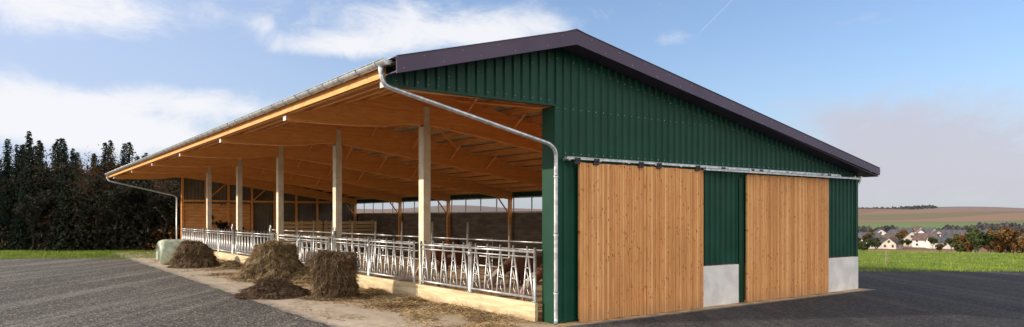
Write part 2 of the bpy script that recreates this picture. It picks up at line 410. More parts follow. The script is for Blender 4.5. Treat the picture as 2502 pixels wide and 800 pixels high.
# roof
mb=MB()
def sheet(mb,ua,ub,dz,p=.25,dep=.03,v0=V0+.03,v1=V1):
    v=v0; pts=[]
    while v<v1:
        pts+=[(v,0),(v+.13,0),(v+.16,dep),(v+.22,dep)]; v+=p
    for a,b in zip(pts,pts[1:]):
        mb.quad((ua,a[0],zt(ua)+dz+a[1]),(ub,a[0],zt(ub)+dz+a[1]),(ub,b[0],zt(ub)+dz+b[1]),(ua,b[0],zt(ua)+dz+b[1]))
sheet(mb,UL,AP,-.04); sheet(mb,AP,UR,-.04)
mb.hexa([(AP-.22,V0+.0,zt(AP-.22)+.01),(AP+.02,V0,ZA+.012),(AP+.02,V1,ZA+.012),(AP-.22,V1,zt(AP-.22)+.01),(AP-.22,V0,zt(AP-.22)+.02),(AP,V0,ZA+.035),(AP,V1,ZA+.035),(AP-.22,V1,zt(AP-.22)+.02)])
mb.hexa([(AP+.02,V0+.0,ZA+.005),(AP+.28,V0,zt(AP+.28)+.01),(AP+.28,V1,zt(AP+.28)+.01),(AP+.02,V1,ZA+.005),(AP,V0,ZA+.035),(AP+.28,V0,zt(AP+.28)+.02),(AP+.28,V1,zt(AP+.28)+.02),(AP,V1,ZA+.035)])
roof=part('roof',mb.mesh('roof',M['rooftop']))
mb=MB(); sheet(mb,UL,AP,-.08); sheet(mb,AP,UR,-.08)
part('roof_underside',mb.mesh('ru',M['under']),parent=roof)
for vv,sg in ((V0,-1),(V1,1)):
    mb=MB(); ya,yb=(vv,vv+.03); D=.262
    mb.prism_y([(UL,zt(UL)-D),(AP,ZA-D),(AP,ZA+.004),(UL,zt(UL)+.004)],ya,yb)
    mb.prism_y([(AP,ZA-D),(UR,zt(UR)-D+.07),(UR,zt(UR)+.004),(AP,ZA+.004)],ya,yb)
    for (a,b) in ((UL,AP),(AP,UR)):
        y1=ya+.16 if sg<0 else yb-.16; y0=ya-.012 if sg<0 else yb+.012
        mb.hexa([(a,y0,zt(a)+.006),(b,y0,zt(b)+.006),(b,y1,zt(b)+.006),(a,y1,zt(a)+.006),(a,y0,zt(a)+.016),(b,y0,zt(b)+.016),(b,y1,zt(b)+.016),(a,y1,zt(a)+.016)])
    mb.cur=1
    if sg<0:
        u=UL+.12;i=0
        while u<UR-.1:
            if abs(u-AP)>.1: screwdisc(mb,(u,ya-.002,zt(u)-(.06 if i%2 else .2)),.009,(0,-1,0))
            u+=.36;i+=1
    part('verge_fascia',mb.mesh('fascia',[M['fascia'],M['screw']]),parent=roof)
for a,b in ((UL+.02,AP),(AP,UR-.02)):
    mb=MB()
    mb.hexa([(a,V0+.035,zt(a)-.235),(b,V0+.035,zt(b)-.235),(b,-.04,zt(b)-.235),(a,-.04,zt(a)-.235),(a,V0+.035,zt(a)-.215),(b,V0+.035,zt(b)-.215),(b,-.04,zt(b)-.215),(a,-.04,zt(a)-.215)])
    part('verge_soffit',mb.mesh('soffit',M['fascia']),parent=roof)
pu=[-3.33,-2.75,-2.1,-1.45,-.8,-.15,.55]+[1.25+.75*i for i in range(14)]
for u in pu:
    if u>UR-.1: continue
    mb=MB(); z=zt(u)-.09; h=.18
    mb.box(u-.04,.08,z-h,u+.04,V1-.1,z-.004)
    part('purlin',mb.mesh('purlin',M['glulam']),parent=roof)
mb=MB(); mb.box(UL+.02,.0,zt(UL)-.24,UL+.05,V1-.05,zt(UL)-.09); part('eave_board',mb.mesh('eb',M['glulam']),parent=roof)
mb=MB(); mb.box(UR-.05,V0+.04,zt(UR)-.2,UR-.02,V1-.05,zt(UR)-.09); part('eave_board',mb.mesh('eb',M['glulam']),parent=roof)
bot=[(-3.36,4.19),(-2.6,4.185),(-1.6,4.20),(-.9,4.25),(-.35,4.345),(.25,4.36),(2,4.14),(4,3.87),(7,3.44),(11.05,2.86)]
PV=[5.15+5.65*i for i in range(5)]
BV=[.22]+PV+[VE-.35]
def bz(u):
    for (a,za),(b,zb) in zip(bot,bot[1:]):
        if a<=u<=b: return za+(zb-za)*(u-a)/(b-a)
for v in BV:
    mb=MB(); us2=sorted(set([b[0] for b in bot]+[AP]))
    n0=len(us2)
    for u in us2: mb.v+=[(u,v-.09,bz(u)),(u,v+.09,bz(u)),(u,v+.09,zt(u)-.272),(u,v-.09,zt(u)-.272)]
    for i in range(n0-1):
        for k in range(4):
            k2=(k+1)%4; mb.f.append((i*4+k,i*4+k2,(i+1)*4+k2,(i+1)*4+k)); mb.mi.append(0)
    mb.f.append((0,1,2,3)); mb.f.append(tuple(4*(n0-1)+k for k in (3,2,1,0))); mb.mi+=[0,0]
    bm_=part('glulam_beam',mb.mesh('beam',M['glulam']))
    mb=MB(); mb.box(-3.375,v-.095,4.185,-3.362,v+.095,zt(-3.36)-.268)
    part('end_cap',mb.mesh('cap',M['window']),parent=bm_)
for (u0,v0,u1,v1) in ((1,.3,5,5.0),(5,.3,1,5.0),(5,.3,9.5,5.0),(-.2,5.3,4.5,10.6),(4.5,5.3,0.3,10.6),(4.5,16.6,.3,22)):
    mb=MB(); mb.tube([(u0,v0,zt(u0)-.35),(u1,v1,zt(u1)-.35)],.04,4)
    part('wind_brace',mb.mesh('wb',M['glulam']))
for v in PV+[.22]:
    for u in (1.25,2.75,4.25,5.75):
        for s in (-1,1):
            if v+s*.8<.1: continue
            mb=MB(); mb.tube([(u,v+s*.09,zt(u)-.72),(u,v+s*.75,zt(u)-.27)],.035,4)
            part('knee_brace',mb.mesh('kb',M['glulam']))
for v in PV:
    mb=MB(); mb.box(.04,v-.125,0,.24,v+.125,4.30)
    mb.box(.07,v-.14,4.25,.21,v-.093,4.80); mb.box(.07,v+.093,4.25,.21,v+.14,4.80)
    part('concrete_column',mb.mesh('colm',M['conc_post']))
for v in BV[1:]:
    mb=MB(); mb.box(10.89,v-.06,0,11.05,v+.06,2.9); part('timber_post',mb.mesh('tp',M['glulam']))
    mb=MB(); mb.tube([(10.9,v,2.2),(10.3,v,2.93)],.04,4); part('knee_brace',mb.mesh('kb',M['glulam']))
def cladv(mb,v0,v1,u,z0,z1):
    pp=prof_u(v0,v1)
    for a,b in zip(pp,pp[1:]):
        mb.quad((u+a[1],a[0],z0),(u+b[1],b[0],z0),(u+b[1],b[0],z1),(u+a[1],a[0],z1))
mb=MB(); cladv(mb,.0,VE,UW,.93,2.27); bw=part('long_wall',mb.mesh('lw',M['green']))
mb=MB(); cladv(mb,.0,VE,UW,2.98,3.22); part('upper_cladding',mb.mesh('lw2',M['green']),parent=bw)
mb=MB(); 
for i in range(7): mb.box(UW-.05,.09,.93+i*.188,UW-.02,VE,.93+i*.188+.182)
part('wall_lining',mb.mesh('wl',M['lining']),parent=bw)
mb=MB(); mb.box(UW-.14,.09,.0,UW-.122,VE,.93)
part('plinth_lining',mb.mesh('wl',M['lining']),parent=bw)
mb=MB(); mb.box(UW-.05,.1,2.25,UW+.02,VE,2.31); mb.box(UW-.05,.1,2.94,UW+.02,VE,2.99)
v=.9
while v<VE: mb.box(UW-.04,v,2.31,UW+.0,v+.06,2.94); v+=1.41
part('window_band_frame',mb.mesh('wbf',M['window']),parent=bw)
mb=MB()
clad(mb,-3.42,.1,VE,4.2,ztop,1); clad(mb,.1,UW,VE,.03,ztop,1)
fg=part('gable_wall',mb.mesh('fg',M['inner']),label='grey-green metal cladding of the closed end wall')
mb=MB()
for i in range(14): mb.box(.12,VE-.06,.05+i*.2,4.1,VE-.03,.05+i*.2+.2-.008)
part('timber_panel',mb.mesh('tpn',M['board']),parent=fg)
for u in (.2,1.5,2.8,4.2,5.6,7,8.4,9.8):
    mb=MB(); mb.box(u-.06,VE-.18,0,u+.06,VE-.065,ztop(u)-.4); part('wall_stud',mb.mesh('ws',M['glulam']),parent=fg)
for u in (1.5,4.2):
    mb=MB(); mb.tube([(u,VE-.12,3.0),(u+1.2,VE-.12,4.1)],.05,4); part('wall_stud',mb.mesh('ws',M['glulam']),parent=fg)
mb=MB(); mb.box(.1,VE-.2,2.95,11,VE-.183,3.07); part('wall_rail',mb.mesh('ws',M['glulam']),parent=fg)
def gutter(u,zc,v0,v1,side):
    mb=MB(); n=10; r=.08
    for rr in (r,r-.006):
        for i in range(n):
            a0=math.pi*i/n; a1=math.pi*(i+1)/n
            mb.quad(*[(u-rr*math.cos(a),y,zc-rr*math.sin(a)) for a,y in ((a0,v0),(a1,v0),(a1,v1),(a0,v1))])
    for y in (v0,v1):
        i0=len(mb.v); mb.v+=[(u-r*math.cos(math.pi*i/n),y,zc-r*math.sin(math.pi*i/n)) for i in range(n+1)]
        mb.f.append(tuple(range(i0,i0+n+1))); mb.mi.append(0)
    mb.tube([(u+side*r,v0,zc+.005),(u+side*r,v1,zc+.005)],.012,6)
    y=v0+.3
    while y<v1:
        pts=[(u-(r+.008)*math.cos(math.pi*i/8),y,zc-(r+.008)*math.sin(math.pi*i/8)) for i in range(9)]
        mb.tube(pts,.008,4); y+=.75
    return part('gutter',mb.mesh('gutter',M['galv'],True),parent=roof)
GU=UL-.085; GZ=zt(UL)-.035
gutter(GU,GZ,-.35,V1-.02,-1)
gutter(UR+.09,zt(UR)-.05,V0+.05,V1-.02,1)
mb=MB(); mb.hexa([(UL-.06,V0+.03,zt(UL)-.022),(UL+.12,V0+.03,zt(UL+.12)+.004),(UL+.12,V1,zt(UL+.12)+.004),(UL-.06,V1,zt(UL)-.022),(UL-.06,V0+.03,zt(UL)-.014),(UL+.12,V0+.03,zt(UL+.12)+.010),(UL+.12,V1,zt(UL+.12)+.010),(UL-.06,V1,zt(UL)-.014)])
part('eave_flashing',mb.mesh('ef',M['galv']),parent=roof)
def arc(pts,r=.12,n=5):
    out=[Vector(pts[0])]
    for i in range(1,len(pts)-1):
        p=Vector(pts[i]); a=(Vector(pts[i-1])-p); b=(Vector(pts[i+1])-p)
        ra=min(r,a.length*.45,b.length*.45); A=p+a.normalized()*ra; B=p+b.normalized()*ra
        for k in range(n+1):
            t=k/n; out.append((A*(1-t)**2+p*2*t*(1-t)+B*t*t))
    out.append(Vector(pts[-1])); return out
PR=.038
mb=MB()
mb.tube(arc([(GU,-.12,GZ-.06),(GU,-.12,GZ-.22),(GU+.06,-.14,4.14),(-.14,-.16,3.42),(.02,-.14,3.30),(.02,-.14,.10),(-.03,-.2,.03)],.16),PR,12)
for z in (.6,1.7,2.8): mb.tube([(.02,-.14,z),(.02,-.14,z+.05)],PR+.008,12)
mb.tube([(GU,-.12,GZ-.01),(GU,-.12,GZ-.2)],.06,12,r2=PR)
part('downpipe',mb.mesh('dp',M['galv'],True))
mb=MB()
mb.tube(arc([(GU,V1-.3,GZ-.06),(GU,V1-.3,GZ-.25),(GU+.1,V1-.4,4.1),(-.2,VE+.12,3.3),(-.06,VE+.12,3.2),(-.06,VE+.12,.05)],.16),.045,10)
part('downpipe',mb.mesh('dp2',M['galv'],True))
mb=MB(); mb.tube(arc([(UR+.09,.12,zt(UR)-.12),(UR+.09,.12,zt(UR)-.3),(UW+.1,.12,zt(UR)-.62),(UW+.1,.12,.1)],.12),.045,10)
part('downpipe',mb.mesh('dp3',M['galv'],True))
ks=[.34,5.1]+[5.1+5.65*i for i in range(1,6)]
ks[-1]=VE-.2
for a,b in zip(ks,ks[1:]):
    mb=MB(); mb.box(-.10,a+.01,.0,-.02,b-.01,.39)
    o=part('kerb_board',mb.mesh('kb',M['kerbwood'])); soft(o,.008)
# ---------------------------------------------------------------- feed fence panels
def headlock_mesh():
    mb=MB()
    mb.tube([(0,-.16,.50),(0,.04,1.48)],.021,8)
    mb.tube([(.012,.17,.50),(.012,.07,1.22),(.012,.04,1.48)],.019,8)
    pts=[]
    for i in range(15):
        t=i/14; pts.append((.0,-.04+.05*math.sin(t*math.pi*2.4)*(1.2-t*.95)+.08*t,.53+t*.46))
    mb.tube(pts,.011,6)
    mb.tube([(0,-.09,.80),(0,.12,.82)],.012,6); mb.tube([(0,-.05,1.04),(0,.09,1.06)],.012,6)
    return mb.mesh('headlock',M['galvp'],True)
HL=headlock_mesh()
segs=[(.38,2.70),(2.74,4.98)]
for i in range(5):
    s=5.32+5.65*i; e=s+5.32
    segs+=[(s,s+2.64),(s+2.68,e)]
segs=[(a,min(b,VE-.2)) for a,b in segs]
fcache={}
for idx,(a,b) in enumerate(segs):
    L=round(b-a,2)
    root=bpy.data.objects.new('feed_fence_panel',None); col.objects.link(root)
    root.matrix_world=FR@Matrix.Translation((-.06,a,0))
    root['label']='galvanised steel self-locking feed fence panel above a timber kerb'; root['category']='fence panel'; root['group']='feed fence panels along the open barn side'
    if L not in fcache:
        mb=MB(); mb.tube([(0,0,1.37),(0,L,1.37)],.025,8); mb.tube([(.0,0,1.27),(.0,L,1.27)],.016,8) 
        mb.tube([(0,0,.48),(0,L,.48)],.027,8)
        for y in (0.02,L-.02): mb.tube([(0,y,.38),(0,y,1.46)],.03,8); mb.box(-.05,y-.05,.395,.05,y+.05,.42)
        fcache[L]=mb.mesh('fence_frame',M['galvp'],True)
    ob('frame',fcache[L],root)
    if idx==5:
        mb=MB()
        for z in (.62,.76,.9,1.04,1.15): mb.tube([(0,.05,z),(0,L*.25,z-.02),(0,L*.75,z-.06),(0,L-.05,z)],.016,6)
        for k in range(9): mb.tube([(0,.25+k*(L-.4)/9,.5),(0,.22+k*(L-.4)/9,1.15)],.012,6)
        ob('gate_bars',mb.mesh('gb',M['galvp'],True),root)
        root['label']='low galvanised feed fence section with horizontal bars'
        continue
    n=5 if L<2.5 else 6
    for k in range(n): ob('headlock',HL,root,loc=(0,(k+.5)*L/n,0))
pm=MB(); pm.tube([(0,0,0),(0,0,1.62)],.04,10); pm.tube(arc([(0,0,1.6),(0,0,1.72),(.0,.14,1.72),(0,.14,1.4)],.06),.02,8); pm.box(-.06,-.06,.38,.06,.06,.42)
pmesh=pm.mesh('post',M['galvp'],True)
pm=MB(); pm.tube([(0,0,0),(0,0,1.50)],.038,10); pm.box(-.05,-.05,1.2,.05,.05,1.3); pmesh2=pm.mesh('post2',M['galvp'],True)
for v,mm in ((2.72,pmesh2),(8.0,pmesh2),(10.5,pmesh),(13.65,pmesh2),(16.9,pmesh),(19.3,pmesh2),(24.9,pmesh2),(22.4,pmesh)):
    o=top('fence_post',mm,'galvanised round steel post between feed fence panels','fence post',group='steel posts of the feed fence'); o.matrix_world=FR@Matrix.Translation((-.06,v,0))
pm=MB(); pm.tube([(0,0,0),(0,0,1.88)],.04,10); pm1=pm.mesh('penpost',M['galvp'],True)
pm=MB()
for z in (.5,.8,1.1,1.32): pm.tube([(0,.05,z),(0,2.3,z)],.022,8)
pm2=pm.mesh('penrail',M['galvp'],True)
pm=MB()
for z in (.6,.95,1.25): pm.tube([(.05,0,z),(2.6,0,z)],.022,8)
pm.tube([(2.6,0,0),(2.6,0,1.3)],.025,8)
pm3=pm.mesh('penside',M['galvp'],True)
for i in range(-2,10):
    root=bpy.data.objects.new('pen_railing',None); col.objects.link(root)
    root.matrix_world=FR@Matrix.Translation((4.0,6.85+2.35*i,0))
    root['label']='galvanised tube railing dividing the cattle pens'; root['category']='railing'; root['group']='pen railings inside the barn'
    ob('post',pm1,root); ob('rail',pm2,root)
    if i%2==0: ob('side_rail',pm3,root)
for i,(u0,u1) in enumerate(((4.6,7.2),(7.3,10.6))):
    mb=MB()
    for k in range(6): mb.box(u0,30.5,.45+k*.23,u1,30.54,.45+k*.23+.17)
    for u in (u0+.1,(u0+u1)/2,u1-.2): mb.box(u,30.54,0,u+.1,30.6,1.85)
    top('plank_partition',mb.mesh('pp',M['plankw']),'pale timber plank partition inside the barn','partition',frame=True,group='plank partitions')
# ---------------------------------------------------------------- cow
def cow_mesh(head_down):
    if head_down: hd=[(.95,0,1.12,.17),(1.2,0,.94,.14),(1.42,0,.76,.13),(1.55,0,.62,.105),(1.63,0,.48,.085),(1.66,0,.42,.07)]
    else: hd=[(.95,0,1.24,.18),(1.15,0,1.30,.14),(1.33,0,1.30,.13),(1.5,0,1.20,.105),(1.62,0,1.12,.085),(1.67,0,1.09,.07)]
    V=[];E=[];Rr=[]
    def add(p,r,par=None):
        V.append(Vector(p[:3])); Rr.append(r); i=len(V)-1
        if par is not None: E.append((par,i))
        return i
    pel=add((-.62,0,1.12),(.27,.27))
    bel=add((-.25,0,1.03),(.33,.36),pel); mid=add((.15,0,1.0),(.34,.38),bel); ch=add((.55,0,1.04),(.28,.36),mid); wi=add((.78,0,1.14),(.19,.26),ch)
    p=wi; hi=[]
    for q in hd: p=add(q,(q[3],q[3]*1.05),p); hi.append(p)
    h=Vector(hd[2][:3])
    for s in(-1,1):
        e=add((h.x-.04,s*.15,h.z+.07),(.035,.03),hi[2]); add((h.x-.07,s*.28,h.z+.05),(.02,.045),e)
    t=add((-.86,0,1.2),(.06,.06),pel); t=add((-.95,0,1.02),(.03,.03),t); t=add((-.95,0,.7),(.022,.022),t); add((-.94,0,.42),(.045,.045),t)
    for s in(-1,1):
        a=add((-.62,s*.17,.92),(.2,.15),pel); a=add((-.5,s*.2,.72),(.13,.11),a); a=add((-.74,s*.19,.48),(.065,.06),a); a=add((-.68,s*.19,.18),(.045,.045),a); add((-.64,s*.19,.03),(.06,.055),a)
        a=add((.6,s*.17,.82),(.13,.12),ch); a=add((.62,s*.18,.62),(.085,.08),a); a=add((.63,s*.18,.38),(.055,.055),a); a=add((.62,s*.18,.14),(.042,.042),a); add((.65,s*.18,.03),(.058,.055),a)
    me=bpy.data.meshes.new('cowskel'); me.from_pydata([tuple(v) for v in V],E,[]); o=bpy.data.objects.new('tmpcow',me); col.objects.link(o)
    o.modifiers.new('s','SKIN'); sb=o.modifiers.new('ss','SUBSURF'); sb.levels=2
    for i,r in enumerate(Rr):
        me.skin_vertices[0].data[i].radius=r; me.skin_vertices[0].data[i].use_root=(i==0)
    dg=bpy.context.evaluated_depsgraph_get(); out=bpy.data.meshes.new_from_object(o.evaluated_get(dg))
    bpy.data.objects.remove(o)
    out.polygons.foreach_set('use_smooth',[True]*len(out.polygons))
    return out
def cowmat(nm,dark,light,thr):
    m,nt,b=newmat(nm)
    tc=nt.n('ShaderNodeTexCoord'); sp=nt.n('ShaderNodeSeparateXYZ'); nt.lk(tc.outputs['Object'],sp.inputs[0])
    n1=nt.noise(nt.coord('Object',(1,1,1)),1.8,2)
    patch=nt.sst(n1,thr,thr+.04)
    face=nt.sst(sp.outputs[0],1.28,1.36); leg=nt.m('SUBTRACT',1,nt.sst(sp.outputs[2],.38,.5))
    f=nt.m('MAXIMUM',nt.m('MAXIMUM',patch,face),leg)
    c=nt.mix(f,dark,light); c=nt.mix(nt.m('MULTIPLY',nt.noise(nt.coord('Object'),30,3),.3),c,(.08,.04,.02))
    muz=nt.sst(sp.outputs[0],1.60,1.64); c=nt.mix(muz,c,(.35,.2,.16))
    nt.lk(c,b.inputs['Base Color']); b.inputs['Roughness'].default_value=.75
    return m
cw1=cow_mesh(True); cw2=cow_mesh(False); mr=cowmat('red_white_coat',(.14,.04,.016),(.50,.45,.38),.52); mr2=cowmat('brown_coat',(.07,.028,.014),(.3,.26,.22),.66)
cw1.materials.append(mr); cw2.materials.append(mr2); cw3=cw1.copy(); cw3.materials.clear(); cw3.materials.append(mr2)
def cow(me,u,v,rot,lab,down,s=.86):
    o=top('cow',me,lab,'cow',group='cattle in the barn'); o.matrix_world=FR@Matrix.Translation((u,v,.014))@Matrix.Rotation(R(rot),4,'Z')@Matrix.Scale(s,4)
    e=MB(); hx,hz=(1.46,.80) if down else (1.38,1.33)
    for sd_ in(-1,1):
        c=Vector((hx,sd_*.115,hz))
        e.tube([c-Vector((0,sd_*.02,0)),c+Vector((0,sd_*.012,0))],.022,8)
    ob('eyes',e.mesh('eyes',M['black'],True),o)
    for (x,y) in ((-.64,.19),(-.64,-.19),(.65,.18),(.65,-.18)):
        h=MB(); h.tube([(x,y,0),(x,y,.07)],.066,10,r2=.055); ob('hoof',h.mesh('hoof',M['black'],True),o)
cow(cw1,1.9,1.3,165,'red-brown and white cow feeding with lowered head behind the fence',True,.84)
cow(cw3,2.1,3.0,172,'dark brown cow feeding with lowered head behind the fence',True,.84)
cow(cw1,2.6,7.6,185,'red-brown and white cow standing behind the feed fence',True)
cow(cw2,6.2,13.5,60,'dark brown cow standing inside the pens',False)
# ---------------------------------------------------------------- hay
def strands(mb,n,fn,ln=.2,w=.006):
    for _ in range(n):
        p,d=fn(); d=d.normalized(); s=d.cross(Vector((random.uniform(-1,1),random.uniform(-1,1),random.uniform(-1,1)))).normalized()*w
        L=ln*random.uniform(.4,1.3); q=p+d*L*.5+Vector((0,0,-.02*L)); e=p+d*L+Vector((random.uniform(-.03,.03),random.uniform(-.03,.03),-L*.25))
        e.z=max(e.z,.012); q.z=max(q.z,.012)
        mb.quad(p-s,p+s,q+s,q-s); mb.quad(q-s,q+s,e+s*.4,e-s*.4)
def bale(name,label,px,d,rx,ry,h,mk,seed,flare=.15,topr=.8,sunk=.12,ns=2600,rot=0,cat='hay bale',slump=(0,0)):
    X=(px-1251)/1710*d; mb=MB(); nr,nh=72,28
    def prof_(t):
        if t<.68:
            s=t/.68; r=1+flare*(1-s)**2-(1-topr)*s**1.6+.05*math.sin(s*5+seed)-.05*max(0,(s-.85)/.15)**2; z=s*.96
        else:
            s=(t-.68)/.32; r=(topr-.05)*(1-s); z=.96+.06*math.sin(s*1.57)
        return r,z
    def pt(t,a,fine=True):
        r,z=prof_(t)
        q=Vector((math.cos(a)*r*1.5+seed*3,math.sin(a)*r*1.5,z*2))
        dn=.18*mn.noise(q*1.1)+.13*mn.noise(q*2.7)+.07*mn.noise(Vector((q.x*6,q.y*6,q.z*2.5)))+.05*mn.noise(Vector((q.x*13,q.y*13,q.z*4)))+.03*mn.noise(q*30)
        rr=r*(1+dn*1.3)
        zz=z*h*(1+.15*mn.noise(Vector((math.cos(a)*r*1.3+seed,math.sin(a)*r*1.3,3)))+.08*mn.noise(q*4)*(t>.5))
        return Vector((rx*rr*math.cos(a)+slump[0]*z,ry*rr*math.sin(a)+slump[1]*z,max(0.0,zz)))
    for i in range(nh+1):
        for k in range(nr): mb.v.append(tuple(pt(i/nh*.985,2*math.pi*k/nr)))
    for i in range(nh):
        for k in range(nr):
            k2=(k+1)%nr; mb.f.append((i*nr+k,i*nr+k2,(i+1)*nr+k2,(i+1)*nr+k)); mb.mi.append(0)
    mb.f.append(tuple(nh*nr+k for k in range(nr))); mb.mi.append(0)
    def fn():
        t=random.random()**.8*.98; a=random.uniform(0,2*math.pi); p=pt(t,a)
        o_=Vector((math.cos(a),math.sin(a),0)); 
        d_=o_*random.uniform(.1,.6)+Vector((random.uniform(-.6,.6),random.uniform(-.6,.6),random.uniform(-1.2,.2 if t<.6 else .5)))
        return p,d_
    mb.cur=0; strands(mb,ns//2,fn,.15,.006)
    mb.cur=1; strands(mb,ns,fn,.15,.0045)
    def fn2():
        a=random.uniform(0,2*math.pi); r=random.uniform(.9,1.5); return Vector((rx*r*math.cos(a),ry*r*math.sin(a),random.uniform(.005,.06))),Vector((random.uniform(-1,1),random.uniform(-1,1),.05))
    strands(mb,ns//3,fn2,.18,.005)
    o=top(name,mb.mesh(name,[M[mk],M[mk+'_s']],False),label,cat); o.location=(X,d,.022); o.rotation_euler=(0,0,rot)
    return o
bale('hay_bale','crumbling brown round hay bale standing on the concrete',816,17.6,.51,.49,1.08,'haydark',1,-.06,1.02,.1,5200)
bm=bale('hay_bale','large slumped tan hay bale with loose net wrap',668,23.0,.86,.75,1.14,'haylight',2.3,.26,.70,.0,5600)
bale('hay_bale','dark weathered hay bale leaning and spread at its base',478,28.3,.68,.60,1.0,'haydark',4.1,.5,.66,.05,3600,slump=(-.12,0))
bale('silage_clump','flat dark brown clump of silage on the concrete',668,17.9,.66,.5,.40,'haybrown',5.7,.35,.6,0,3200,cat='silage')
bale('hay_clump','small tan heap of hay on the concrete',566,27.6,.36,.3,.26,'haylight',6.4,.4,.5,0,1200,cat='hay')
bale('hay_clump','loose heap of tan hay beside the fence kerb',750,22.8,.5,.5,.34,'haylight',7.4,.5,.5,0,2000,cat='hay')
mb=MB(); mb.tube([(.0,-.30,1.2),(-.06,-.62,1.05),(-.1,-.8,.7),(-.16,-.9,.25)],.012,5)
ob('net_strip',mb.mesh('net',M['net']),bm)
mb=MB(); nr,nh=48,18
for i in range(nh+1):
    t=i/nh; yy=-.66+1.32*t; e=abs(2*t-1); r=.56*(1-e**7*.35)
    for k in range(nr):
        a=2*math.pi*k/nr; wob=1+.03*mn.noise(Vector((math.cos(a)*2,math.sin(a)*2,t*6)))
        mb.v.append((r*wob*math.cos(a),yy,.54+r*wob*math.sin(a)*(.95)))
for i in range(nh):
    for k in range(nr):
        k2=(k+1)%nr; mb.f.append((i*nr+k,i*nr+k2,(i+1)*nr+k2,(i+1)*nr+k)); mb.mi.append(0)
mb.f.append(tuple(range(nr))); mb.f.append(tuple(nh*nr+k for k in reversed(range(nr)))); mb.mi+=[0,0]
o=top('wrapped_bale',mb.mesh('wrapped_bale',M['wrap'],True),'pale green film-wrapped round silage bale on the concrete','silage bale')
o.location=((425-1251)/1710*30.0,30.0,.02); o.rotation_euler=(0,0,R(-55))
mb=MB()
def lit():
    while True:
        v=random.uniform(-.2,27); u=-abs(random.gauss(0,1.2))-.12
        if u<-3.2: continue
        if mn.noise(Vector((u*1.1,v*.8,0)))+.40-abs(u)*.11>random.random()*.9: break
    hgt=.025+max(0,.09*(1-abs(u)/1.6))*max(0,mn.noise(Vector((u*2,v*1.3,2)))+.35)*random.random()
    p=Vector((u,v,hgt)); return p,Vector((random.uniform(-1,1),random.uniform(-1,1),.15))
strands(mb,27000,lit,.15,.005)
ob('loose_straw',mb.mesh('litter',M['straw']),frame=True,kind='stuff')
# ---------------------------------------------------------------- grass
mb=MB()
def blade(x,y,z,h):
    a=random.uniform(0,math.pi); w=.012; dx,dy=math.cos(a)*w,math.sin(a)*w; lx,ly=random.uniform(-.05,.05),random.uniform(-.05,.05)
    mb.tri((x-dx,y-dy,z),(x+dx,y+dy,z),(x+lx,y+ly,z+h))
for _ in range(34000):
    x=random.uniform(13,42); y=26.2+random.random()**1.5*17
    if x<y*.47: continue
    blade(x,y,terr(x,y),random.uniform(.04,.11))
for _ in range(20000):
    y=random.uniform(34,42); x=random.uniform(-34,-17.5)
    blade(x,y,0,random.uniform(.05,.12))
ob('grass',mb.mesh('grass',M['grass']),kind='stuff')
mb=MB(); mb.tube([(0,0,0),(.01,0,.62)],.03,8,r2=.025); mb.tube([(.01,0,.62),(.01,0,.64)],.025,8,r2=.01)
o=top('wooden_post',mb.mesh('wp',M['stake']),'short weathered wooden stake in the meadow','post'); o.location=((2165-1251)/1710*30,30,0)
# ---------------------------------------------------------------- trees
def conifer(seed,H=8,rad=1.5,m=None):
    random.seed(seed); tr=MB(); tr.tube([(0,0,-.1),(.03,.02,H*.5),(0,0,H*.98)],.12,7,r2=.02)
    cr=MB(); nl=50
    for i in range(nl):
        t=i/nl; z=H*(.04+.95*t); r=rad*(1-t)**.8*random.uniform(.65,1.15)+.09
        nb=int(8+6*(1-t))
        for b in range(nb):
            a=random.uniform(0,2*math.pi); L=r*random.uniform(.6,1.15); dr=.28+.2*random.random()
            ns=max(2,int(L/.24))
            for s in range(ns):
                f=(s+.6)/ns; x=math.cos(a)*L*f; y=math.sin(a)*L*f; zz=z-dr*L*f*f+random.uniform(-.04,.04)
                for q in range(3):
                    aa=a+random.uniform(-1.1,1.1); l2=.28*random.uniform(.6,1.2)*(1.15-.4*f)*(1-.5*t); w=.09*(1-.5*t)
                    ex=x+math.cos(aa)*l2; ey=y+math.sin(aa)*l2; ez=zz-random.uniform(0,.16)
                    px,py=-math.sin(aa)*w,math.cos(aa)*w
                    cr.tri((x-px,y-py,zz),(x+px,y+py,zz+.03),(ex,ey,ez))
    return tr.mesh('trunk',M['bark'],True),cr.mesh('crown',m)
def broad(seed,H=7,leaf=1400,m=None,lsz=.09,spread=1.0):
    random.seed(seed); tr=MB(); ends=[]
    def grow(p,d,L,r,dep):
        q=p+d*L*.5+Vector((random.uniform(-.05,.05),random.uniform(-.05,.05),0))*L; e=p+d*L
        tr.tube([p,q,e],r,5 if dep<2 else 3,caps=False,r2=r*.62)
        if dep>=2: ends.append((p,e))
        if dep==5: return
        n=3 if dep<4 else 2
        for k in range(n+(dep==0)):
            a=random.uniform(0,6.28); sp=random.uniform(.3,.75)*spread
            nd=(d+Vector((math.cos(a)*sp,math.sin(a)*sp,random.uniform(-.1,.35)))).normalized()
            grow(p+(e-p)*random.uniform(.6,1),nd,L*random.uniform(.62,.82),r*.6,dep+1)
    grow(Vector((0,0,-.1)),Vector((random.uniform(-.05,.05),0,1)),H*.30,H*.012,0)
    cr=MB()
    for _ in range(leaf):
        p,e=random.choice(ends); c=p.lerp(e,random.random())+Vector([random.gauss(0,.10*H/7) for _ in range(3)])
        a=Vector([random.uniform(-1,1) for _ in range(3)]).normalized(); b=a.cross(Vector([random.uniform(-1,1) for _ in range(3)])).normalized()
        s=lsz*random.uniform(.6,1.4); cr.quad(c-a*s,c-b*s*.6,c+a*s,c+b*s*.6)
    return tr.mesh('trunk',M['bark'],False),cr.mesh('crown',m)
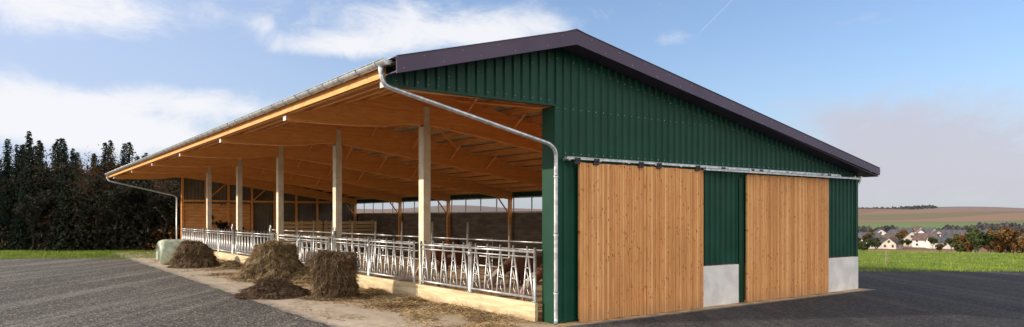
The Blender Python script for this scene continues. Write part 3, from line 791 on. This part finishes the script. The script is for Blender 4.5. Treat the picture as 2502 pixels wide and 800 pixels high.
kinds=[('conifer_tree',conifer(1,8,1.8,M['needles']),'dark green spruce at the forest edge'),
 ('conifer_tree',conifer(2,8.6,1.5,M['needles']),'dark green spruce at the forest edge'),
 ('conifer_tree',conifer(3,7.4,2.0,M['needles2']),'brownish green conifer at the forest edge'),
 ('bare_tree',broad(4,7.6,1400,M['rust'],.06),'nearly bare tree with a few rust-coloured leaves'),
 ('bare_tree',broad(5,7.0,700,M['under_g'],.06),'bare grey-brown tree with fine branches'),
 ('bare_tree',broad(6,6.5,2600,M['rust'],.07),'tree with rust-brown autumn foliage'),
 ('broadleaf_tree',broad(8,6.5,3600,M['under_g'],.10),'dark olive broadleaf tree at the forest edge')]
def place(kind,x,y,s,rz,group,sz=1):
    nm,(tm,cm),lab=kind
    r=bpy.data.objects.new(nm,None); col.objects.link(r); r.location=(x,y,terr(x,y)); r.scale=(s,s,s*sz); r.rotation_euler=(0,0,rz)
    r['label']=lab; r['category']='tree'; r['group']=group
    ob('trunk',tm,r); ob('crown',cm,r)
random.seed(21)
def topy(px):
    pts=[(-200,335),(0,338),(40,340),(75,322),(110,335),(150,320),(180,338),(215,345),(260,342),(300,352),(345,366),(400,368),(440,385),(700,410)]
    for (a,ya),(b,yb) in zip(pts,pts[1:]):
        if a<=px<=b: return ya+(yb-ya)*(px-a)/(b-a)
    return 410
rows=[(43.5,22,[4,6,4,6,3,6],(.50,.85)),(46.0,24,[6,2,4,3,0],(.62,.92)),(49,32,[0,1,2,6,4,3,5],(.80,1.02)),(53,38,[0,1,6,2,4,3],(.84,1.07)),(58,38,[0,1,2,6],(.82,1.04))]
for (yy,n,ks_,(sa,sb)) in rows:
    for i in range(n):
        px=-160+i*(720/n)+random.uniform(-16,16); y=yy+random.uniform(-1.3,1.3)
        x=(px-1251)/1710*y; k=random.choice(ks_)
        if px<190 and random.random()<.6: k=random.choice([0,1,2,1])
        if 205<px<250 and 45<yy<50: k=5
        H=[8,8.6,7.4,7.6*.98,7.0,6.6,6.5][k]
        want=CAMZ+(530-topy(px))/1710*y
        s=want/H*random.uniform(sa,sb)
        if k==5: s=want/H*.9
        place(kinds[k],x,y,s,random.uniform(0,6.28),'trees at the forest edge',random.uniform(.92,1.08) if k>2 else 1)
mb=MB()
for _ in range(36000):
    px=random.uniform(-200,600); y=random.uniform(42.3,60); x=(px-1251)/1710*y
    hmax=1.2+1.5*max(0,mn.noise(Vector((x*.4,y*.3,0)))+.3)+ (y-42)*.27
    c=Vector((x,y,random.random()**1.2*hmax)); a=Vector([random.uniform(-1,1) for _ in range(3)]).normalized(); b=a.cross(Vector([random.uniform(-1,1) for _ in range(3)])).normalized(); s=random.uniform(.08,.24)
    mb.cur=0 if mn.noise(c*.35)<.22 else 1
    mb.quad(c-a*s,c-b*s*.5,c+a*s,c+b*s*.5)
ob('undergrowth',mb.mesh('undergrowth',[M['under_g'],M['rust']]),kind='stuff')
vk=[('broadleaf_tree',broad(11,8,2600,M['autumn'],.22),'round autumn-brown tree in the valley'),
    ('broadleaf_tree',broad(12,8,2600,M['olive'],.22),'olive-brown tree in the valley'),
    ('broadleaf_tree',broad(13,8,2600,M['leafgreen'],.22),'dull green tree in the valley')]
random.seed(5)
def vt(px,d,h,k):
    x=(px-1251)/1710*d; place(vk[k],x,d,h/8,random.uniform(0,6.28),'trees in the valley',)
for i in range(26): vt(random.uniform(2340,2620),random.uniform(165,240),random.uniform(8,12),random.choice([0,0,1,1,2]))
for i in range(44): vt(random.uniform(2080,2540),random.uniform(300,600),random.uniform(5,10),random.choice([0,1,2,2]))
for px,d,h,k in ((2105,230,9,2),(2140,330,9,2),(2120,400,11,1),(2345,330,12,1),(2208,480,11,0)): vt(px,d,h,k)
mb=MB(); random.seed(9)
def woods(px0,px1,d,h,n,dep):
    for _ in range(n):
        px=random.uniform(px0,px1); dd=d+random.uniform(0,dep); x=(px-1251)/1710*dd; z=terr(x,dd)
        e=min(1,min(px-px0,px1-px)/18+.25); hh=h*e*random.uniform(.6,1.1); w=h*.45
        for q in range(3):
            c=Vector((x+random.uniform(-w,w)*.6,dd,z+hh*random.uniform(.25,.8))); a=random.uniform(0,3.14)
            ax=Vector((math.cos(a)*w,math.sin(a)*w*.5,random.uniform(-.2,.2)*w)); up=Vector((random.uniform(-.2,.2)*w,0,hh*.4))
            mb.quad(c-ax,c-up,c+ax,c+up)
woods(2085,2290,2550,9,420,120); woods(2380,2620,760,8,160,60); woods(2060,2200,640,7,90,40); woods(2290,2640,600,8,260,60)
ob('distant_woods',mb.mesh('woods',M['farwood']),kind='stuff')
# ---------------------------------------------------------------- village houses
mb=MB(); mb.box(-.6,-.05,0,.6,.05,1.4); WIN=mb.mesh('win',M['glassd'])
def house(px,d,w,l,hw,hr,rot,wm,rm,lab):
    w*=1.1;l*=1.15;hr*=1.0;hw*=1.1
    x=(px-1251)/1710*d; z=terr(x,d)
    root=bpy.data.objects.new('house',None); col.objects.link(root); root.location=(x,d,z-.3); root.rotation_euler=(0,0,R(rot))
    root['label']=lab; root['category']='house'; root['group']='houses of the village in the valley'
    mb=MB(); mb.prism_y([(-w/2,0),(w/2,0),(w/2,hw),(0,hw+hr-.15),(-w/2,hw)],-l/2,l/2)
    ob('wall',mb.mesh('w',wm),root)
    mb=MB(); o_=.4
    mb.prism_y([(-(w/2+o_),hw-.3),(0,hw+hr),(w/2+o_,hw-.3),(w/2+o_,hw-.05),(0,hw+hr+.25),(-(w/2+o_),hw-.05)],-l/2-o_,l/2+o_)
    rf=ob('roof',mb.mesh('r',rm),root)
    mb=MB(); mb.box(.8,.5,hw+hr*.5,1.4,1.1,hw+hr+.7); ob('chimney',mb.mesh('c',M['roofred']),rf)
    for zz in ([1.2,3.4] if hw>4.4 else [1.2]):
        for xx in (-w*.27,w*.27): ob('window',WIN,root,loc=(xx,-l/2,zz))
        for yy in (-l*.28,l*.28):
            for s in (-1,1): ob('window',WIN,root,loc=(s*w/2,yy,zz),rotz=R(90))
    ob('window',WIN,root,loc=(0,-l/2,hw+.4))
hs=[(2104,430,8,9,4.5,3.5,20),(2128,470,8,10,4,3,70),(2150,520,9,9,4.5,3.5,-20),(2168,440,7,9,3.2,3,60),(2190,500,8,10,4.5,3.5,10),(2228,430,8,10,4.8,4.2,-30),(2252,470,8,10,5,4,-35),(2270,520,8,9,5,4,15),(2262,415,8,10,4.2,3.8,40),(2290,450,9,11,5,4,-25),(2315,500,9,10,4.5,3.5,65),(2330,430,10,13,4,3.5,80),(2356,480,9,11,4.6,3.6,20),(2180,395,7,8,3,3,-50),(2138,400,8,9,3,3,80),(2300,400,8,12,3.5,3,75),(2210,540,8,9,4.6,3.6,50),(2385,440,9,11,4,3.4,-15),(2240,560,8,9,4.5,4,5),(2420,500,9,11,4.2,3.4,40)]
for i,(px,d,w,l,a,b,r) in enumerate(hs):
    red=i%5==3; wm=M['render2'] if i%4==1 else M['render']
    house(px,d,w,l,a,b,r,wm,M['roofred'] if red else M['roofslate'],('white rendered' if wm==M['render'] else 'cream rendered')+' gabled house with '+('brown tiled' if red else 'dark slate')+' roof')
# ---------------------------------------------------------------- light
s_dir=Vector((-.985,-.173)).normalized(); EL=R(18.8)
sd=Vector((s_dir.x*math.cos(EL),s_dir.y*math.cos(EL),math.sin(EL)))
sl=bpy.data.lights.new('sun','SUN'); sl.energy=5.0; sl.angle=R(.5); sl.color=(1,.85,.66)
so=bpy.data.objects.new('sun',sl); col.objects.link(so); so.rotation_euler=(-sd).to_track_quat('-Z','Y').to_euler(); so.location=(-20,-5,20)
w=bpy.data.worlds.new('World'); scene.world=w; w.use_nodes=True; nt=NT(w.node_tree)
bg=w.node_tree.nodes['Background']; ST=.15; bg.inputs['Strength'].default_value=ST
sky=nt.n('ShaderNodeTexSky',sky_type='NISHITA'); sky.sun_disc=False; sky.sun_elevation=EL; sky.sun_rotation=math.atan2(s_dir.x,s_dir.y)%(2*math.pi)
sky.air_density=1.0; sky.dust_density=1.0; sky.ozone_density=1.8
tc=nt.n('ShaderNodeTexCoord'); sp=nt.n('ShaderNodeSeparateXYZ'); nt.lk(tc.outputs['Generated'],sp.inputs[0])
az=nt.m('ARCTAN2',sp.outputs[0],sp.outputs[1]); el=nt.m('ARCSINE',sp.outputs[2])
def blobs(lst):
    tot=None
    for px,py,rx,ry,s in lst:
        a=math.atan((px-1251)/1710); e=math.atan((530-py)/1710*math.cos(a)); ra=rx/1710*math.cos(a)**2; re=ry/1710*math.cos(a)
        dx=nt.m('DIVIDE',nt.m('SUBTRACT',az,a),ra); dy=nt.m('DIVIDE',nt.m('SUBTRACT',el,e),re)
        g=nt.m('MULTIPLY',nt.m('EXPONENT',nt.m('MULTIPLY',nt.m('ADD',nt.m('MULTIPLY',dx,dx),nt.m('MULTIPLY',dy,dy)),-1)),s)
        tot=g if tot is None else nt.m('ADD',tot,g)
    return tot
vec=nt.coord('Generated',(1,1,1.9))
ns=nt.noise(vec,11,12,.68,.5)
lowf=nt.noise(vec,4,3,.5,.2)
nn_=nt.m('ADD',nt.m('MULTIPLY',ns,.75),nt.m('MULTIPLY',lowf,.25))
W1=blobs([(270,25,240,70,1.15),(40,20,140,80,.7),(110,275,310,85,1.35),(330,330,260,50,1.0),(510,255,180,36,.95),(640,62,40,22,.55),(760,118,140,28,.8),(870,110,110,36,.6),(970,50,170,58,.95),(1270,60,160,48,.95),(1130,98,200,30,.6),(1640,95,90,25,.4)])
D1=nt.m('MULTIPLY',nt.sst(nt.m('ADD',nn_,nt.m('MULTIPLY',W1,.42)),.60,1.02),.92)
W2=blobs([(2350,340,380,120,1.2),(2150,430,260,90,1.0),(2480,460,120,60,.8),(2050,300,150,60,.4)])
D2=nt.m('MULTIPLY',nt.sst(nt.m('ADD',nn_,nt.m('MULTIPLY',W2,.40)),.54,1.1),.85)
hz=nt.m('MULTIPLY',nt.m('EXPONENT',nt.m('MULTIPLY',nt.m('ABSOLUTE',el),-7)),.65)
k=1/ST
skyc=nt.mix(1,sky.outputs[0],(1.05,1.20,1.42),'MULTIPLY')
def mr_(v,a,b):
    nd=nt.n('ShaderNodeMapRange',interpolation_type='SMOOTHSTEP'); nt.lk(v,nd.inputs[0]); nd.inputs[1].default_value=a; nd.inputs[2].default_value=b; return nd.outputs[0]
c=nt.mix(.05,skyc,(.6*k,.6*k,.66*k))
c=nt.mix(nt.m('MULTIPLY',mr_(az,.1,-.7),.66),c,(.57*k,.67*k,.92*k))
c=nt.mix(hz,c,(.58*k,.62*k,.74*k))
c=nt.mix(D2,c,(.60*k,.58*k,.66*k))
c=nt.mix(D1,c,(.95*k,.95*k,.98*k))
# unseen bright clouds added behind the camera to fill the shaded gable
back_fill=nt.m('MULTIPLY',mr_(sp.outputs[1],.35,-.25),mr_(el,-.02,.08))
c=nt.mix(nt.m('MULTIPLY',back_fill,nt.m('ADD',.55,nt.m('MULTIPLY',ns,.5))),c,(1.82*k,1.66*k,1.50*k))
def pdir(px,py): return Vector(((px-1251)/1710,1,(530-py)/1710)).normalized()
A=pdir(1795,-5);B=pdir(1712,78); nn=A.cross(B).normalized(); mid=(A+B).normalized()
def dot(v):
    nd=nt.n('ShaderNodeVectorMath',operation='DOT_PRODUCT'); nt.lk(tc.outputs['Generated'],nd.inputs[0]); nd.inputs[1].default_value=v; return nd.outputs['Value']
ln=nt.m('SUBTRACT',1,nt.sst(nt.m('ABSOLUTE',dot(nn)),.0002,.0012)); rg=nt.sst(dot(mid),math.cos(.036),math.cos(.02))
c=nt.mix(nt.m('MULTIPLY',nt.m('MULTIPLY',ln,rg),.2),c,(.9*k,.9*k,.95*k))
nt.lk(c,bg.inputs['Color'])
# ---------------------------------------------------------------- camera
cam=bpy.data.cameras.new('cam'); cam.sensor_width=36; cam.lens=36*1710/2502; cam.shift_y=130/2502; cam.clip_end=20000
co=bpy.data.objects.new('camera',cam); col.objects.link(co); co.location=(0,0,CAMZ); co.rotation_euler=(R(90),0,0); scene.camera=co
scene.view_settings.view_transform='Standard'; scene.view_settings.look='None'; scene.view_settings.exposure=0
